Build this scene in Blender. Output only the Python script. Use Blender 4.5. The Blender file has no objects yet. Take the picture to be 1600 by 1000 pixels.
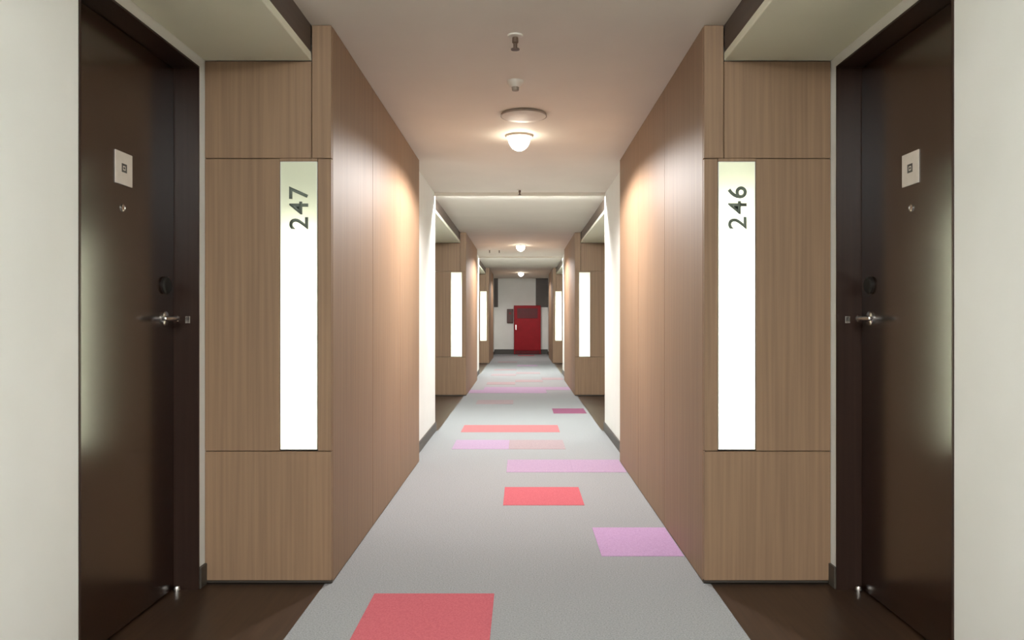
import bpy, bmesh, math, random
from mathutils import Vector, Matrix

random.seed(7)
S = bpy.context.scene
C = S.collection
PI = math.pi

# ------------------------------------------------------------------ camera, world, exposure
F_PX = 1190.0                       # focal length in pixels of the 1600 wide frame
cam_d = bpy.data.cameras.new('camera')
cam_d.sensor_width = 36.0
cam_d.lens = F_PX / 1600.0 * 36.0
cam_d.shift_x = -15.0 / 1600.0
cam_d.shift_y = -3.0 / 1600.0
cam_d.clip_start = 0.02
cam = bpy.data.objects.new('camera', cam_d)
cam.location = (0.0166, 0.0, 1.15)
cam.rotation_euler = (PI / 2, 0, 0)
C.objects.link(cam)
S.camera = cam

w = bpy.data.worlds.new('world')
w.use_nodes = True
w.node_tree.nodes['Background'].inputs[0].default_value = (0.5, 0.5, 0.5, 1)
w.node_tree.nodes['Background'].inputs[1].default_value = 0.0
S.world = w
vs = S.view_settings
vs.view_transform = 'Standard'
vs.look = 'None'
vs.gamma = 1.0
vs.use_curve_mapping = False
vs.exposure = -0.22
try:
    S.cycles.max_bounces = 10
    S.cycles.diffuse_bounces = 6
    S.cycles.sample_clamp_indirect = 6.0
except Exception:
    pass

# light levels of the lamps the corridor has
P_DOWN = 385.0        # warm ceiling downlight, W
P_RECESS = 105.0      # downlight in each door recess, W
L_BLOOM = 30.0        # glowing dome standing in for the ceiling light's bloom
L_LED = 1150.0         # cove strip behind the ceiling lip
L_TUBE = 42.0        # tube in the number light boxes
WARM = (1.0, 0.96, 0.93)
COOL = (0.96, 1.0, 0.95)

# ------------------------------------------------------------------ layout (metres; x right, y along the corridor)
HW = 0.806           # half width between timber clad walls
HP = 0.866           # half width between painted walls
HR = 1.357           # half width at the door recess wall
HD = 1.457           # door face
ZC = 2.42            # corridor ceiling
ZS = 2.264           # recess soffit
PER = 7.98
SEG = [3.298 + PER * i for i in (-1, 0, 1, 2)]     # starts of the clad wall lengths
Y0, Y1 = -4.75, 24.40
CL, WH = 2.82, 4.48  # clad length, clad + painted length
WOUT = 1.75

# ------------------------------------------------------------------ materials
def mat(name):
    m = bpy.data.materials.new(name)
    m.use_nodes = True
    return m, m.node_tree, m.node_tree.nodes['Principled BSDF']

def srgb(r, g, b):
    f = lambda c: (c / 255 / 12.92) if c / 255 <= 0.04045 else ((c / 255 + 0.055) / 1.055) ** 2.4
    return (f(r), f(g), f(b), 1.0)

def noisy(name, c1, c2, scale, stretch=(1, 1, 1), rough=0.5, bump=0.0, detail=4.0, lo=0.3, hi=0.7, metallic=0.0, coat=0.0, ior=1.5, spec=0.5):
    m, nt, b = mat(name)
    tc = nt.nodes.new('ShaderNodeTexCoord')
    mp = nt.nodes.new('ShaderNodeMapping')
    mp.inputs['Scale'].default_value = stretch
    nz = nt.nodes.new('ShaderNodeTexNoise')
    nz.inputs['Scale'].default_value = scale
    nz.inputs['Detail'].default_value = detail
    rp = nt.nodes.new('ShaderNodeValToRGB')
    rp.color_ramp.elements[0].position = lo
    rp.color_ramp.elements[1].position = hi
    rp.color_ramp.elements[0].color = c1
    rp.color_ramp.elements[1].color = c2
    nt.links.new(tc.outputs['Object'], mp.inputs['Vector'])
    nt.links.new(mp.outputs['Vector'], nz.inputs['Vector'])
    nt.links.new(nz.outputs['Fac'], rp.inputs['Fac'])
    nt.links.new(rp.outputs['Color'], b.inputs['Base Color'])
    b.inputs['Roughness'].default_value = rough
    b.inputs['Metallic'].default_value = metallic
    b.inputs['Coat Weight'].default_value = coat
    b.inputs['Coat Roughness'].default_value = 0.22
    b.inputs['Coat IOR'].default_value = 1.75
    b.inputs['IOR'].default_value = ior
    b.inputs['Specular IOR Level'].default_value = spec
    if bump:
        bp = nt.nodes.new('ShaderNodeBump')
        bp.inputs['Strength'].default_value = bump
        bp.inputs['Distance'].default_value = 0.004
        nt.links.new(nz.outputs['Fac'], bp.inputs['Height'])
        nt.links.new(bp.outputs['Normal'], b.inputs['Normal'])
    return m

def emit(name, col, strength):
    m, nt, b = mat(name)
    b.inputs['Base Color'].default_value = (0.8, 0.8, 0.8, 1)
    b.inputs['Emission Color'].default_value = (*col[:3], 1)
    b.inputs['Emission Strength'].default_value = strength
    return m

M = {}
M['paint'] = noisy('white_wall_paint', srgb(224, 224, 218), srgb(229, 229, 224), 3.0, rough=0.6, bump=0.0)
M['ceil'] = noisy('ceiling_paint', srgb(214, 208, 196), srgb(220, 214, 202), 2.0, rough=0.7)
M['soffit'] = noisy('soffit_paint', srgb(214, 212, 190), srgb(220, 217, 196), 2.0, rough=0.6)
M['wood'] = noisy('wood_laminate', srgb(126, 101, 80), srgb(141, 114, 90), 1.0, (70, 70, 1.3), rough=0.55, detail=5, spec=0.25)
M['fascia'] = noisy('dark_fascia', srgb(66, 54, 46), srgb(76, 62, 52), 1.0, (3, 3, 40), rough=0.5)
M['door'] = noisy('espresso_veneer', srgb(26, 10, 3), srgb(38, 17, 7), 1.0, (60, 60, 1.5), rough=0.27, detail=5, coat=1.0, spec=0.2)
M['frame'] = noisy('espresso_frame', srgb(36, 22, 17), srgb(46, 30, 23), 1.0, (60, 60, 1.5), rough=0.35, detail=5, spec=0.3)
M['base'] = noisy('dark_baseboard', srgb(58, 52, 46), srgb(66, 60, 52), 1.0, (3, 3, 60), rough=0.45)
M['carpet'] = noisy('grey_carpet', srgb(124, 126, 128), srgb(154, 155, 157), 160.0, rough=0.95, bump=0.5, detail=6, spec=0.1)
M['red'] = noisy('red_carpet', srgb(166, 82, 92), srgb(184, 98, 106), 160.0, rough=0.95, bump=0.5, detail=6, spec=0.1)
M['lilac'] = noisy('lilac_carpet', srgb(162, 130, 166), srgb(180, 149, 184), 160.0, rough=0.95, bump=0.5, detail=6, spec=0.1)
M['pink'] = noisy('pale_pink_carpet', srgb(146, 124, 148), srgb(166, 142, 166), 160.0, rough=0.95, bump=0.5, detail=6, spec=0.1)
M['coral'] = noisy('faded_coral_carpet', srgb(158, 96, 100), srgb(176, 112, 114), 160.0, rough=0.95, bump=0.5, detail=6, spec=0.1)
M['magenta'] = noisy('magenta_carpet', srgb(122, 70, 96), srgb(138, 84, 110), 160.0, rough=0.95, bump=0.5, detail=6, spec=0.1)
M['rose'] = noisy('dusty_rose_carpet', srgb(138, 122, 126), srgb(160, 142, 146), 160.0, rough=0.95, bump=0.5, detail=6, spec=0.1)
M['timber'] = noisy('dark_timber_floor', srgb(42, 28, 18), srgb(60, 42, 29), 1.0, (60, 2.0, 60), rough=0.35, detail=5)
M['chrome'] = noisy('brushed_chrome', (0.62, 0.60, 0.58, 1), (0.72, 0.70, 0.68, 1), 40.0, rough=0.22, metallic=1.0)
M['black'] = noisy('black_lock', (0.008, 0.007, 0.006, 1), (0.012, 0.010, 0.009, 1), 40.0, rough=0.5, spec=0.2)
M['plate'] = noisy('white_plate', srgb(206, 196, 186), srgb(214, 204, 194), 20.0, rough=0.5)
M['ink'] = noisy('grey_ink', srgb(70, 66, 64), srgb(80, 76, 72), 30.0, rough=0.6)
M['numeral'] = noisy('numeral_grey', srgb(92, 100, 90), srgb(100, 108, 98), 30.0, rough=0.6)
M['box_white'] = noisy('light_box_liner', (0.8, 0.8, 0.78, 1), (0.84, 0.84, 0.82, 1), 10.0, rough=0.7)
M['fitting'] = noisy('white_fitting', srgb(206, 200, 188), srgb(214, 208, 196), 12.0, rough=0.5)
M['fit_dark'] = noisy('dark_fitting', srgb(84, 66, 54), srgb(98, 78, 64), 12.0, rough=0.5)
M['fit_grey'] = noisy('grey_fitting', srgb(140, 128, 116), srgb(150, 138, 124), 12.0, rough=0.5)
M['fire_red'] = noisy('fire_red_enamel', srgb(140, 10, 22), srgb(154, 14, 28), 6.0, rough=0.5, spec=0.2)
M['fire_dark'] = noisy('dark_red_glazing', srgb(84, 14, 20), srgb(96, 18, 24), 6.0, rough=0.4, spec=0.2)
M['brown_box'] = noisy('dark_brown_box', srgb(74, 42, 34), srgb(86, 48, 40), 12.0, rough=0.5)
M['bloom_dome'] = emit('lamp_bloom', (1.0, 0.90, 0.74), L_BLOOM)
M['led'] = emit('led_strip', (0.95, 1.0, 0.98), L_LED)
M['lens'] = emit('downlight_lens', (1.0, 0.97, 0.86), 6.0)
M['tube'] = emit('light_tube', (1.0, 1.0, 0.86), L_TUBE)

def acrylic():
    m = bpy.data.materials.new('opal_acrylic')
    m.use_nodes = True
    nt = m.node_tree
    nt.nodes.remove(nt.nodes['Principled BSDF'])
    out = nt.nodes['Material Output']
    tr = nt.nodes.new('ShaderNodeBsdfTranslucent')
    tr.inputs['Color'].default_value = (0.86, 0.88, 0.76, 1)
    df = nt.nodes.new('ShaderNodeBsdfDiffuse')
    df.inputs['Color'].default_value = (0.8, 0.82, 0.7, 1)
    mx = nt.nodes.new('ShaderNodeMixShader')
    mx.inputs[0].default_value = 0.35
    nt.links.new(tr.outputs[0], mx.inputs[1])
    nt.links.new(df.outputs[0], mx.inputs[2])
    nt.links.new(mx.outputs[0], out.inputs['Surface'])
    return m
M['acrylic'] = acrylic()

# ------------------------------------------------------------------ helpers
def box(bm, x0, x1, y0, y1, z0, z1, bevel=0.0):
    x0, x1 = min(x0, x1), max(x0, x1)
    y0, y1 = min(y0, y1), max(y0, y1)
    z0, z1 = min(z0, z1), max(z0, z1)
    v = [bm.verts.new(p) for p in ((x0, y0, z0), (x1, y0, z0), (x1, y1, z0), (x0, y1, z0),
                                   (x0, y0, z1), (x1, y0, z1), (x1, y1, z1), (x0, y1, z1))]
    fs = [bm.faces.new([v[i] for i in f]) for f in
          ((3, 2, 1, 0), (4, 5, 6, 7), (0, 1, 5, 4), (1, 2, 6, 5), (2, 3, 7, 6), (3, 0, 4, 7))]
    if bevel:
        es = {e for f in fs for e in f.edges}
        bmesh.ops.bevel(bm, geom=list(es), offset=bevel, segments=1, affect='EDGES')
    return bm

def lathe(bm, prof, origin, axis=(0, 0, 1), n=24):
    """prof: list of (radius, distance along axis)"""
    a = Vector(axis).normalized()
    u = a.orthogonal().normalized()
    v = a.cross(u)
    o = Vector(origin)
    rings = []
    for r, h in prof:
        if r < 1e-6:
            rings.append([bm.verts.new(o + a * h)])
        else:
            rings.append([bm.verts.new(o + a * h + (u * math.cos(2 * PI * k / n) + v * math.sin(2 * PI * k / n)) * r) for k in range(n)])
    for A, B in zip(rings, rings[1:]):
        for k in range(n):
            k2 = (k + 1) % n
            if len(A) == 1 and len(B) == 1:
                continue
            if len(A) == 1:
                bm.faces.new((A[0], B[k], B[k2]))
            elif len(B) == 1:
                bm.faces.new((A[k], A[k2], B[0]))
            else:
                bm.faces.new((A[k], A[k2], B[k2], B[k]))
    bmesh.ops.recalc_face_normals(bm, faces=bm.faces)
    return bm

def origin_of(o):
    p = Vector((0, 0, 0))
    while o is not None:
        p += o.location
        o = o.parent
    return p

def obj(name, bm, m, parent=None, smooth=False, loc=None):
    """link one mesh object; the bmesh is in world coordinates"""
    me = bpy.data.meshes.new(name)
    bm.to_mesh(me)
    bm.free()
    me.materials.append(M[m])
    o = bpy.data.objects.new(name, me)
    C.objects.link(o)
    if loc is not None:
        o.location = loc
    if parent is not None:
        o.parent = parent
    d = origin_of(o)
    if d.length:
        me.transform(Matrix.Translation(-d))
    if smooth:
        for p in me.polygons:
            p.use_smooth = True
        try:
            me.set_sharp_from_angle(angle=math.radians(40))
        except Exception:
            pass
    return o

def nb():
    return bmesh.new()

def thing(name, label, cat, loc, group=None):
    o = bpy.data.objects.new(name, None)
    o.empty_display_size = 0.1
    C.objects.link(o)
    o.location = loc
    o['label'] = label
    o['category'] = cat
    if group:
        o['group'] = group
    return o

def struct(o):
    o['kind'] = 'structure'
    return o

# ------------------------------------------------------------------ floor
bm = nb()
box(bm, -WOUT, WOUT, Y0 - 0.2, Y1 + 0.2, -0.20, -0.012)
floor = struct(obj('floor', bm, 'base'))
bm = nb()
CE = 0.835           # carpet edge at the recesses
ys = []
# carpet outline: wide at painted lengths, to the cladding at clad lengths, to CE across the recesses
carpet_rects = []
for i, s in enumerate(SEG):
    e_wh = min(s + WH, Y1)
    if i == len(SEG) - 1:
        e_wh = Y1
    carpet_rects.append((HW, s, s + CL))
    carpet_rects.append((HP, s + CL, e_wh))
    if i < len(SEG) - 1:
        carpet_rects.append((CE, e_wh, SEG[i + 1]))
for hw, a, b in carpet_rects:
    box(bm, -hw, hw, a, b, -0.012, 0.0)
bmesh.ops.remove_doubles(bm, verts=bm.verts, dist=1e-5)
obj('carpet', bm, 'carpet', floor)
for i in range(3):
    a, b = SEG[i] + WH, SEG[i + 1]
    for s in (-1, 1):
        bm = nb()
        box(bm, s * CE, s * (HD + 0.06), a, b, -0.012, -0.002)
        obj('timber_floor', bm, 'timber', floor)

COL = [-HW, -0.597, -0.097, 0.403, HW]
ROW = lambda k: 2.675 + 0.5 * k
tiles = [
    (0, 1, 'red', 'red carpet tile'), (2, 3, 'lilac', 'lilac carpet tile'), (4, 2, 'red', 'red carpet tile'),
    (6, 2, 'pink', 'pale pink carpet tile'), (6, 3, 'pink', 'pale pink carpet tile'),
    (8, 1, 'pink', 'pale pink carpet tile'), (8, 2, 'rose', 'dusty rose carpet tile'),
    (10, 1, 'coral', 'faded coral carpet tile'), (10, 2, 'coral', 'faded coral carpet tile'),
    (13, 3, 'magenta', 'magenta carpet tile'), (15, 1, 'rose', 'dusty rose carpet tile'),
    (18, 0, 'pink', 'pale pink carpet tile'), (18, 1, 'pink', 'pale pink carpet tile'), (18, 2, 'pink', 'pale pink carpet tile'),
    (19, 1, 'pink', 'pale pink carpet tile'), (19, 2, 'pink', 'pale pink carpet tile'), (19, 3, 'pink', 'pale pink carpet tile'),
    (21, 1, 'rose', 'dusty rose carpet tile'), (22, 2, 'rose', 'dusty rose carpet tile'), (23, 3, 'rose', 'dusty rose carpet tile'),
    (25, 1, 'rose', 'dusty rose carpet tile'), (26, 2, 'rose', 'dusty rose carpet tile'), (28, 1, 'rose', 'dusty rose carpet tile'),
    (31, 2, 'pink', 'pale pink carpet tile'), (34, 1, 'rose', 'dusty rose carpet tile'), (41, 2, 'red', 'red carpet tile'),
]
for r, c, m, lab in tiles:
    bm = nb()
    x0, x1 = COL[c], COL[c + 1]
    if c == 3:
        x1 = HW - 0.004
    if c == 0:
        x0 = -HW + 0.004
    box(bm, x0, x1, ROW(r), ROW(r + 1), -0.004, 0.0025, 0.001)
    t = obj('carpet_tile', bm, m, floor)
    t['label'] = lab

# ------------------------------------------------------------------ ceiling
bm = nb()
box(bm, -WOUT, WOUT, Y0 - 0.2, Y1 + 0.2, ZC, ZC + 0.2)
ceiling = struct(obj('ceiling', bm, 'ceil'))
for i in range(3):
    a, b = SEG[i] + WH, SEG[i + 1]
    for s in (-1, 1):
        bm = nb()
        box(bm, s * 0.893, s * HR, a, b, ZS, ZS + 0.036, 0.003)
        sf = obj('soffit', bm, 'soffit', ceiling)
        bm = nb()
        box(bm, s * 0.896, s * 0.93, a, b, ZS + 0.036, ZC)
        obj('fascia', bm, 'fascia', ceiling)
        # recessed downlight in the soffit
        lx, ly = s * 1.10, a + 0.62
        bm = nb()
        lathe(bm, [(0.035, -0.001), (0.05, -0.006), (0.05, 0.0)], (lx, ly, ZS))
        obj('downlight_rim', bm, 'fitting', sf, True)
        bm = nb()
        lathe(bm, [(0.0, -0.002), (0.034, -0.002), (0.034, 0.0)], (lx, ly, ZS))
        obj('downlight_lens', bm, 'lens', sf)
        L = bpy.data.lights.new('recess_light', 'SPOT')
        L.energy = P_RECESS
        L.color = COOL
        L.spot_size = math.radians(95)
        L.spot_blend = 1.0
        L.shadow_soft_size = 0.03
        lo = bpy.data.objects.new('recess_light', L)
        lo.location = (lx, ly, ZS - 0.012)
        C.objects.link(lo)
    # shallow lip across the corridor with a cove strip behind it
    bm = nb()
    box(bm, -HP, HP, a - 0.07, a - 0.03, ZC - 0.032, ZC, 0.002)
    lip = obj('ceiling_lip', bm, 'ceil', ceiling)
    bm = nb()
    box(bm, -HP + 0.03, HP - 0.03, a - 0.024, a - 0.012, ZC - 0.014, ZC - 0.002)
    obj('led_strip', bm, 'led', lip)

# ------------------------------------------------------------------ walls
DY0, DY1, DZ = 2.36 - 3.298, 3.238 - 3.298, 2.22        # door opening relative to the recess end

def panel(x0, x1, y0, y1, z0, z1, parent):
    bm = nb()
    g = 0.0015
    if abs(x1 - x0) < 0.065 and abs(y1 - y0) > 0.1:      # on a side wall
        box(bm, x0, x1, y0 + g, y1 - g, z0 + g, z1 - g, 0.002)
    else:
        box(bm, x0 + g * (1 if x1 > x0 else -1), x1 - g * (1 if x1 > x0 else -1), y0, y1, z0 + g, z1 - g, 0.002)
    return obj('wood_panel', bm, 'wood', parent)

for s, wn in ((-1, 'wall_left'), (1, 'wall_right')):
    bm = nb()
    for i, y in enumerate(SEG):
        e = Y1 if i == len(SEG) - 1 else y + WH
        box(bm, s * HP, s * WOUT, y + 0.13, e, 0.0, ZC)                  # wall mass
        box(bm, s * HR, s * WOUT, y, y + 0.13, 0.0, ZC)
        if i < len(SEG) - 1:
            n = SEG[i + 1]
            box(bm, s * HR, s * WOUT, e, n + DY0, 0, ZC)                 # recess wall around the door opening
            box(bm, s * HR, s * WOUT, n + DY1, n, 0, ZC)
            box(bm, s * HR, s * WOUT, n + DY0, n + DY1, DZ, ZC)
            box(bm, s * (HD + 0.06), s * WOUT, n + DY0, n + DY1, -0.01, DZ)
    wall = struct(obj(wn, bm, 'paint'))
    for i, y in enumerate(SEG):
        # return panels facing the recess; a slot is left for the light box
        if i > 0:
            a0, a1 = 0.868, 1.030
            zb, zt = 0.579, 1.829
            f0, f1 = y, y + 0.02
            panel(s * HW, s * 0.893, f0, f1, zt + 0.012, ZC, wall)
            panel(s * 0.893, s * HR, f0, f1, zt + 0.012, ZS, wall)
            panel(s * HW, s * a0, f0, f1, zb - 0.006, zt + 0.012, wall)
            panel(s * a1, s * HR, f0, f1, zb - 0.006, zt + 0.012, wall)
            panel(s * HW, s * HR, f0, f1, 0.012, zb - 0.006, wall)
            bm = nb()
            box(bm, s * a0, s * a1, f0, f1, zt, zt + 0.012)
            obj('wood_infill', bm, 'wood', wall)
            bm = nb()
            box(bm, s * HW, s * HR, f0 + 0.012, f1, 0.0, 0.012)
            obj('shadow_gap', bm, 'base', wall)
        cuts = [y + 0.02, y + 0.91, y + 1.86, y + CL]
        for a, b in zip(cuts, cuts[1:]):
            panel(s * HW, s * HP, a, b, 0.0, ZC, wall)

    # dark baseboards along the painted walls
    bm = nb()
    for i, y in enumerate(SEG):
        e = Y1 if i == len(SEG) - 1 else y + WH
        box(bm, s * (HP - 0.012), s * HP, y + CL, e, 0.0, 0.09, 0.002)
        if i < len(SEG) - 1:
            n = SEG[i + 1]
            box(bm, s * (HR - 0.012), s * HR, e, n + DY0 - 0.0, -0.002, 0.09, 0.002)
            box(bm, s * (HR - 0.012), s * HR, n + DY1, n, -0.002, 0.09, 0.002)
    struct(obj('baseboard_' + wn.split('_')[1], bm, 'base'))

bm = nb(); box(bm, -WOUT, WOUT, Y1, Y1 + 0.15, 0, ZC); struct(obj('wall_back', bm, 'paint'))
bm = nb(); box(bm, -WOUT, WOUT, Y0 - 0.15, Y0, 0, ZC); struct(obj('wall_front', bm, 'paint'))
bm = nb(); box(bm, -HP + 0.012, HP - 0.012, Y1 - 0.012, Y1, 0, 0.15, 0.002); struct(obj('baseboard_back', bm, 'base'))
bm = nb(); box(bm, 0.47, HP, Y1 - 0.03, Y1, 1.5, ZC, 0.003); struct(obj('dark_board_1', bm, 'fascia'))  # dark boards added over dark patches high on the end wall
bm = nb(); box(bm, -HP, -0.74, Y1 - 0.03, Y1, 1.5, ZC, 0.003); struct(obj('dark_board_2', bm, 'fascia'))

# ------------------------------------------------------------------ doors
def make_door(n, s, ye):
    """door in the recess that ends at ye, on side s"""
    y0, y1 = ye + DY0, ye + DY1
    root = struct(bpy.data.objects.new('door_%d' % n, None))
    C.objects.link(root)
    root.location = (s * HD, (y0 + y1) / 2, 0)
    ft = 0.008
    bm = nb()
    box(bm, s * (HR - 0.004), s * (HD + 0.055), y1 - ft, y1, -0.002, DZ)
    box(bm, s * (HR - 0.004), s * (HD + 0.055), y0, y0 + ft, -0.002, DZ)
    box(bm, s * (HR - 0.004), s * (HD + 0.055), y0, y1, DZ - ft, DZ)
    # stop bead the leaf closes against
    obj('door_frame', bm, 'frame', root)
    bm = nb()
    box(bm, s * HD, s * (HD + 0.045), y0 + ft + 0.003, y1 - ft - 0.003, 0.006, DZ - ft - 0.003, 0.002)
    leaf = obj('door_leaf', bm, 'door', root)
    # lever handle
    hy, hz = y1 - 0.095, 1.148
    ax = (-s, 0, 0)
    bm = nb()
    lathe(bm, [(0.0, 0.0), (0.030, 0.0), (0.030, 0.006), (0.026, 0.010), (0.012, 0.012), (0.011, 0.05), (0.013, 0.056), (0.0, 0.058)], (s * HD, hy, hz), ax, 20)
    lathe(bm, [(0.0, -0.012), (0.011, -0.008), (0.012, 0.0), (0.010, 0.06), (0.0085, 0.105), (0.0, 0.110)], (s * (HD - 0.048), hy, hz), (0, -1, 0), 12)
    hd = obj('lever_handle', bm, 'chrome', leaf, True)
    hd['label'] = 'chrome lever handle'
    bm = nb()
    lathe(bm, [(0.0, 0.0), (0.036, 0.0), (0.036, 0.010), (0.030, 0.016), (0.0, 0.018)], (s * HD, hy, 1.285), ax, 24)
    lk = obj('lock', bm, 'black', leaf, True)
    lk['label'] = 'black round lock above the handle'
    bm = nb()
    lathe(bm, [(0.0, 0.0), (0.014, 0.0), (0.014, 0.004), (0.009, 0.006), (0.007, 0.003), (0.0, 0.003)], (s * HD, (y0 + y1) / 2 + 0.015, 1.557), ax, 16)
    obj('peephole', bm, 'chrome', leaf, True)
    cy, cz, hs = (y0 + y1) / 2 + 0.018, 1.702, 0.060
    bm = nb()
    box(bm, s * HD, s * (HD - 0.004), cy - hs, cy + hs, cz - hs, cz + hs, 0.001)
    sg = obj('door_sign', bm, 'plate', root)
    sg['label'] = 'square white plate with a small dark mark'
    bm = nb()
    xa, xb = s * (HD - 0.004), s * (HD - 0.0048)
    for (a, b, c, d) in ((-0.018, 0.018, 0.010, 0.018), (-0.018, 0.018, -0.014, -0.006), (-0.018, -0.010, -0.006, 0.010), (0.010, 0.018, -0.006, 0.010), (-0.005, 0.005, -0.002, 0.006)):
        box(bm, xa, xb, cy + a, cy + b, cz + c, cz + d)
    m2 = obj('sign_mark', bm, 'ink', sg)
    bm = nb()
    xm = HR + 0.042
    box(bm, s * (xm - 0.010), s * (xm + 0.010), y1 - ft - 0.003, y1 - ft, hz - 0.020, hz + 0.010, 0.001)
    sp = obj('strike_plate', bm, 'chrome', root)
    sp['label'] = 'chrome strike plate on the jamb'
    bm = nb()
    lathe(bm, [(0.0, 0.0), (0.016, 0.0), (0.017, 0.012), (0.012, 0.024), (0.0, 0.028)], (s * (HD - 0.022), y1 - 0.03, -0.002), (0, 0, 1), 16)
    ds = obj('door_stop', bm, 'chrome', root, True)
    ds['label'] = 'small chrome stop at the foot of the jamb'
    return root

n = 1
for i in (1, 2, 3):
    for s in (-1, 1):
        make_door(n, s, SEG[i])
        n += 1

# ------------------------------------------------------------------ number light boxes
def glyph(ch):
    cu = bpy.data.curves.new('glyph', 'FONT')
    cu.body = ch
    cu.size = 1.0
    cu.offset = 0.012
    cu.resolution_u = 4
    o = bpy.data.objects.new('glyph', cu)
    C.objects.link(o)
    dg = bpy.context.evaluated_depsgraph_get()
    me = bpy.data.meshes.new_from_object(o.evaluated_get(dg))
    bpy.data.objects.remove(o)
    return me

def make_sign(s, y, label, digits, tube_top, group):
    a0, a1, zb, zt = 0.869, 1.029, 0.580, 1.828
    root = thing('number_light_box', label, 'sign', (s * (a0 + a1) / 2, y, zb), group)
    bm = nb()
    t = 0.002
    box(bm, s * a0, s * (a0 + t), y + 0.002, y + 0.115, zb, zt)
    box(bm, s * (a1 - t), s * a1, y + 0.002, y + 0.115, zb, zt)
    box(bm, s * a0, s * a1, y + 0.002, y + 0.115, zb, zb + t)
    box(bm, s * a0, s * a1, y + 0.002, y + 0.115, zt - t, zt)
    box(bm, s * a0, s * a1, y + 0.113, y + 0.115, zb, zt)
    obj('housing', bm, 'box_white', root)
    bm = nb()
    xs = sorted((s * (a0 + t), s * (a1 - t)))
    v = [bm.verts.new(p) for p in ((xs[0], y + 0.004, zb + t), (xs[1], y + 0.004, zb + t), (xs[1], y + 0.004, zt - t), (xs[0], y + 0.004, zt - t))]
    bm.faces.new(v)
    obj('diffuser', bm, 'acrylic', root)['label'] = 'glowing white opal diffuser'
    bm = nb()
    lathe(bm, [(0.0, zb + 0.02), (0.012, zb + 0.02), (0.012, tube_top), (0.0, tube_top)], (s * (a0 + a1) / 2, y + 0.075, 0), (0, 0, 1), 12)
    obj('light_tube', bm, 'tube', root, True)
    if digits:
        cz, cx = 1.150 + 172.5 / 361.0, s * 0.9495
        if s > 0:
            cx = 0.951
        cap, total = 0.082, 0.186
        ms = [glyph(c) for c in digits]
        ws = []
        for me in ms:
            us = [p.co.x for p in me.vertices]; vv = [p.co.y for p in me.vertices]
            ws.append((min(us), max(us), min(vv), max(vv)))
        k = cap / max(b[3] - b[2] for b in ws)
        gap = 0.012
        kw = (total - 2 * gap) / sum(b[1] - b[0] for b in ws)
        u = -total / 2
        for me, b in zip(ms, ws):
            bm = nb()
            bm.from_mesh(me)
            bmesh.ops.remove_doubles(bm, verts=bm.verts, dist=1e-5)
            for q in bm.verts:
                uu = u + (q.co.x - b[0]) * kw
                v2 = (q.co.y - b[2]) * k - cap / 2
                q.co = Vector((cx - v2, y + 0.0038, cz + uu))
            r = bmesh.ops.extrude_face_region(bm, geom=list(bm.faces))
            for q in r['geom']:
                if isinstance(q, bmesh.types.BMVert):
                    q.co.y = y + 0.001
            bmesh.ops.recalc_face_normals(bm, faces=bm.faces)
            obj('digit', bm, 'numeral', root)
            u += (b[1] - b[0]) * kw + gap
    return root

G = 'backlit number strips in the timber return walls'
make_sign(-1, SEG[1], 'tall backlit strip reading 247, dim and greenish above its numerals', '247', 1.50, G)
make_sign(1, SEG[1], 'tall backlit strip reading 246, evenly white up to its top edge', '246', 1.64, G)
make_sign(-1, SEG[2], 'glowing blank strip in the second timber return along the left wall', None, 1.70, G)
make_sign(1, SEG[2], 'glowing blank strip in the second timber return along the right wall', None, 1.70, G)
make_sign(-1, SEG[3], 'farthest and smallest glowing strip on the left wall, short of the red cabinet', None, 1.70, G)
make_sign(1, SEG[3], 'farthest and smallest glowing strip on the right wall, short of the red cabinet', None, 1.70, G)

# ------------------------------------------------------------------ ceiling lights
for i, (y, lab) in enumerate((
        (5.30 - PER, None),
        (5.30, 'nearest bright downlight with a bloom dome under the corridor ceiling'),
        (5.30 + PER, 'smaller-looking downlight with a bloom dome, farther down the corridor ceiling'),
        (5.30 + 2 * PER, 'tiniest downlight with a bloom dome, on the ceiling close to the end wall'))):
    L = bpy.data.lights.new('corridor_light', 'SPOT')
    L.energy = P_DOWN * (0.4 if i == 3 else 1.0)      # the last lamp is weaker
    L.color = WARM
    L.spot_size = math.radians(167)
    L.spot_blend = 0.30
    L.shadow_soft_size = 0.05
    lo = bpy.data.objects.new('corridor_light', L)
    lo.location = (0.0, y, ZC - 0.118)
    C.objects.link(lo)
    if lab is None:
        continue
    t = thing('ceiling_light', lab, 'lamp', (0, y, ZC), 'downlights along the corridor ceiling')
    bm = nb()
    lathe(bm, [(0.078, 0.0), (0.096, 0.0), (0.096, -0.008), (0.090, -0.014), (0.078, -0.014), (0.078, 0.0)], (0, y, ZC), (0, 0, 1), 32)
    obj('trim_ring', bm, 'fitting', t, True)
    bm = nb()
    R, H = 0.078, 0.095  # dome shape imitates the bloom around a recessed downlight
    prof = [(R, 0.0), (R, -0.012)] + [(R * math.cos(PI / 2 * k / 8) if k < 8 else 0.0, -0.012 - H * math.sin(PI / 2 * k / 8)) for k in range(1, 9)]
    lathe(bm, prof, (0, y, ZC), (0, 0, 1), 32)
    obj('bloom_dome', bm, 'bloom_dome', t, True)

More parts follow.
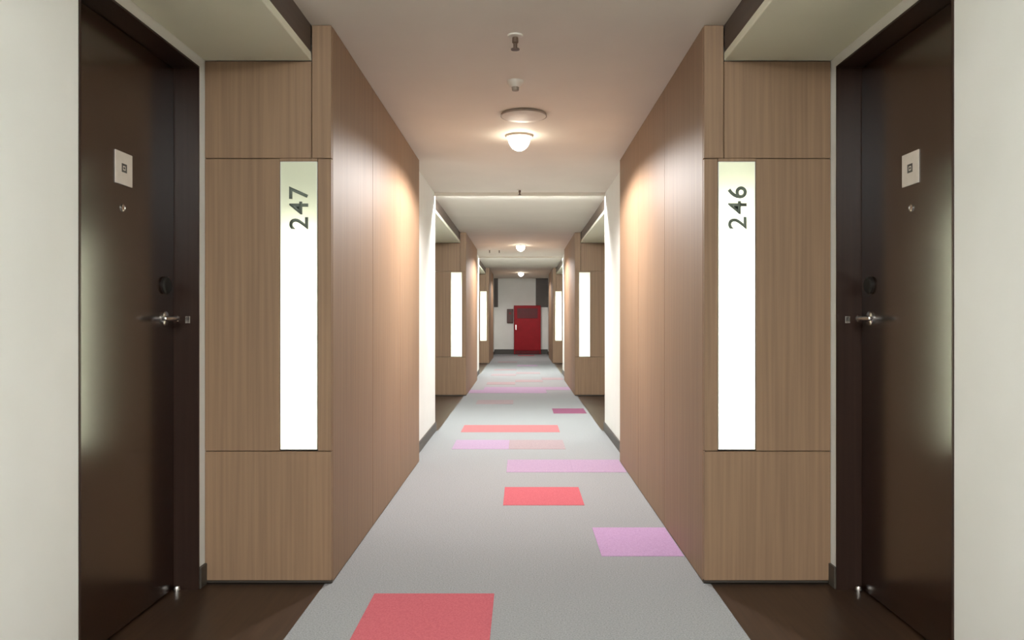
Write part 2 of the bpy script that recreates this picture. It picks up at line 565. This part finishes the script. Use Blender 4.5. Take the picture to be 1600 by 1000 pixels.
# ------------------------------------------------------------------ small ceiling fittings
def sprinkler(x, y, label, size=1.0, group=None):
    t = thing('sprinkler_head', label, 'sprinkler', (x, y, ZC), group)
    k = size
    bm = nb()
    lathe(bm, [(0.0, 0.0), (0.032 * k, 0.0), (0.030 * k, -0.006 * k), (0.012 * k, -0.010 * k), (0.0, -0.010 * k)], (x, y, ZC), (0, 0, 1), 20)
    obj('escutcheon', bm, 'fitting', t, True)
    bm = nb()
    lathe(bm, [(0.0, -0.008 * k), (0.012 * k, -0.008 * k), (0.013 * k, -0.030 * k), (0.008 * k, -0.034 * k), (0.008 * k, -0.055 * k), (0.0, -0.055 * k)], (x, y, ZC), (0, 0, 1), 16)
    b = obj('nozzle', bm, 'fit_dark', t, True)
    bm = nb()
    lathe(bm, [(0.0, -0.055 * k), (0.018 * k, -0.056 * k), (0.018 * k, -0.060 * k), (0.0, -0.062 * k)], (x, y, ZC), (0, 0, 1), 16)
    obj('deflector', bm, 'fit_dark', t, True)

sprinkler(-0.012, 3.42, 'dark sprinkler head on the ceiling nearest the camera', 1.1)
sprinkler(-0.002, 7.52, 'tiny sprinkler head just before the bright ceiling bay', 0.9)
sprinkler(-0.58, 14.2, 'tiny sprinkler beyond the second downlight, the one closer to the wall', 0.9)
sprinkler(-0.40, 14.2, 'tiny sprinkler beyond the second downlight, the one closer to the lamp', 0.9)

t = thing('smoke_detector', 'pale cone-shaped smoke detector between sprinkler and flat disc on the ceiling', 'smoke detector', (-0.017, 4.08, ZC))
bm = nb()
lathe(bm, [(0.0, 0.0), (0.045, 0.0), (0.045, -0.010), (0.040, -0.016), (0.024, -0.034), (0.0, -0.034)], (-0.017, 4.08, ZC), (0, 0, 1), 24)
obj('base', bm, 'fitting', t, True)
bm = nb()
lathe(bm, [(0.0, -0.034), (0.020, -0.034), (0.018, -0.052), (0.0, -0.056)], (-0.017, 4.08, ZC), (0, 0, 1), 20)
obj('sensor', bm, 'fit_grey', t, True)

t = thing('access_point', 'flat wide disc on the ceiling in front of the nearest downlight', 'ceiling fitting', (0.03, 4.74, ZC))
bm = nb()
lathe(bm, [(0.0, 0.0), (0.130, 0.0), (0.142, -0.004), (0.145, -0.016), (0.0, -0.016)], (0.03, 4.74, ZC), (0, 0, 1), 36)
obj('mounting_plate', bm, 'fit_grey', t, True)  # greyer rim: shade on the disc's front edge put into its colour
bm = nb()
lathe(bm, [(0.0, -0.016), (0.138, -0.016), (0.132, -0.020), (0.08, -0.022), (0.0, -0.022)], (0.03, 4.74, ZC), (0, 0, 1), 36)
obj('cover', bm, 'fitting', t, True)

# ------------------------------------------------------------------ end of the corridor
X0, X1, YF, ZT = -0.225, 0.625, Y1 - 0.26, 1.55
t = thing('fire_cabinet', 'red fire hose cabinet standing against the end wall', 'cabinet', ((X0 + X1) / 2, YF + 0.13, 0.0))
bm = nb()
box(bm, X0, X1, YF + 0.02, Y1 - 0.014, 0.003, ZT, 0.006)
obj('body', bm, 'fire_red', t)
bm = nb()
box(bm, X0 + 0.02, X1 - 0.02, YF, YF + 0.02, 0.14, ZT - 0.02, 0.004)
d = obj('cabinet_door', bm, 'fire_red', t)
bm = nb()
box(bm, X0 + 0.10, X1 - 0.10, YF - 0.006, YF, 1.14, ZT - 0.09, 0.002)
obj('door_window', bm, 'fire_dark', d)['label'] = 'dark red glazed window'
bm = nb()
box(bm, X0 + 0.05, X0 + 0.08, YF - 0.03, YF, 0.78, 0.94, 0.004)
obj('handle', bm, 'chrome', d)
bm = nb()
box(bm, X0 + 0.03, X1 - 0.03, YF + 0.005, YF + 0.02, 0.01, 0.12, 0.003)
obj('plinth', bm, 'fire_dark', t)

t = thing('alarm_box', 'small dark brown box mounted on the end wall beside the red cabinet', 'box', (-0.35, Y1, 0.99))
bm = nb()
box(bm, -0.45, -0.25, Y1 - 0.09, Y1, 0.99, 1.44, 0.008)
obj('casing', bm, 'brown_box', t)
bm = nb()
box(bm, -0.435, -0.265, Y1 - 0.105, Y1 - 0.09, 1.01, 1.42, 0.005)
d = obj('lid', bm, 'brown_box', t)
bm = nb()
lathe(bm, [(0.0, 0.0), (0.03, 0.0), (0.028, 0.012), (0.0, 0.014)], (-0.35, Y1 - 0.105, 1.30), (0, -1, 0), 16)
obj('button', bm, 'fire_red', d, True)
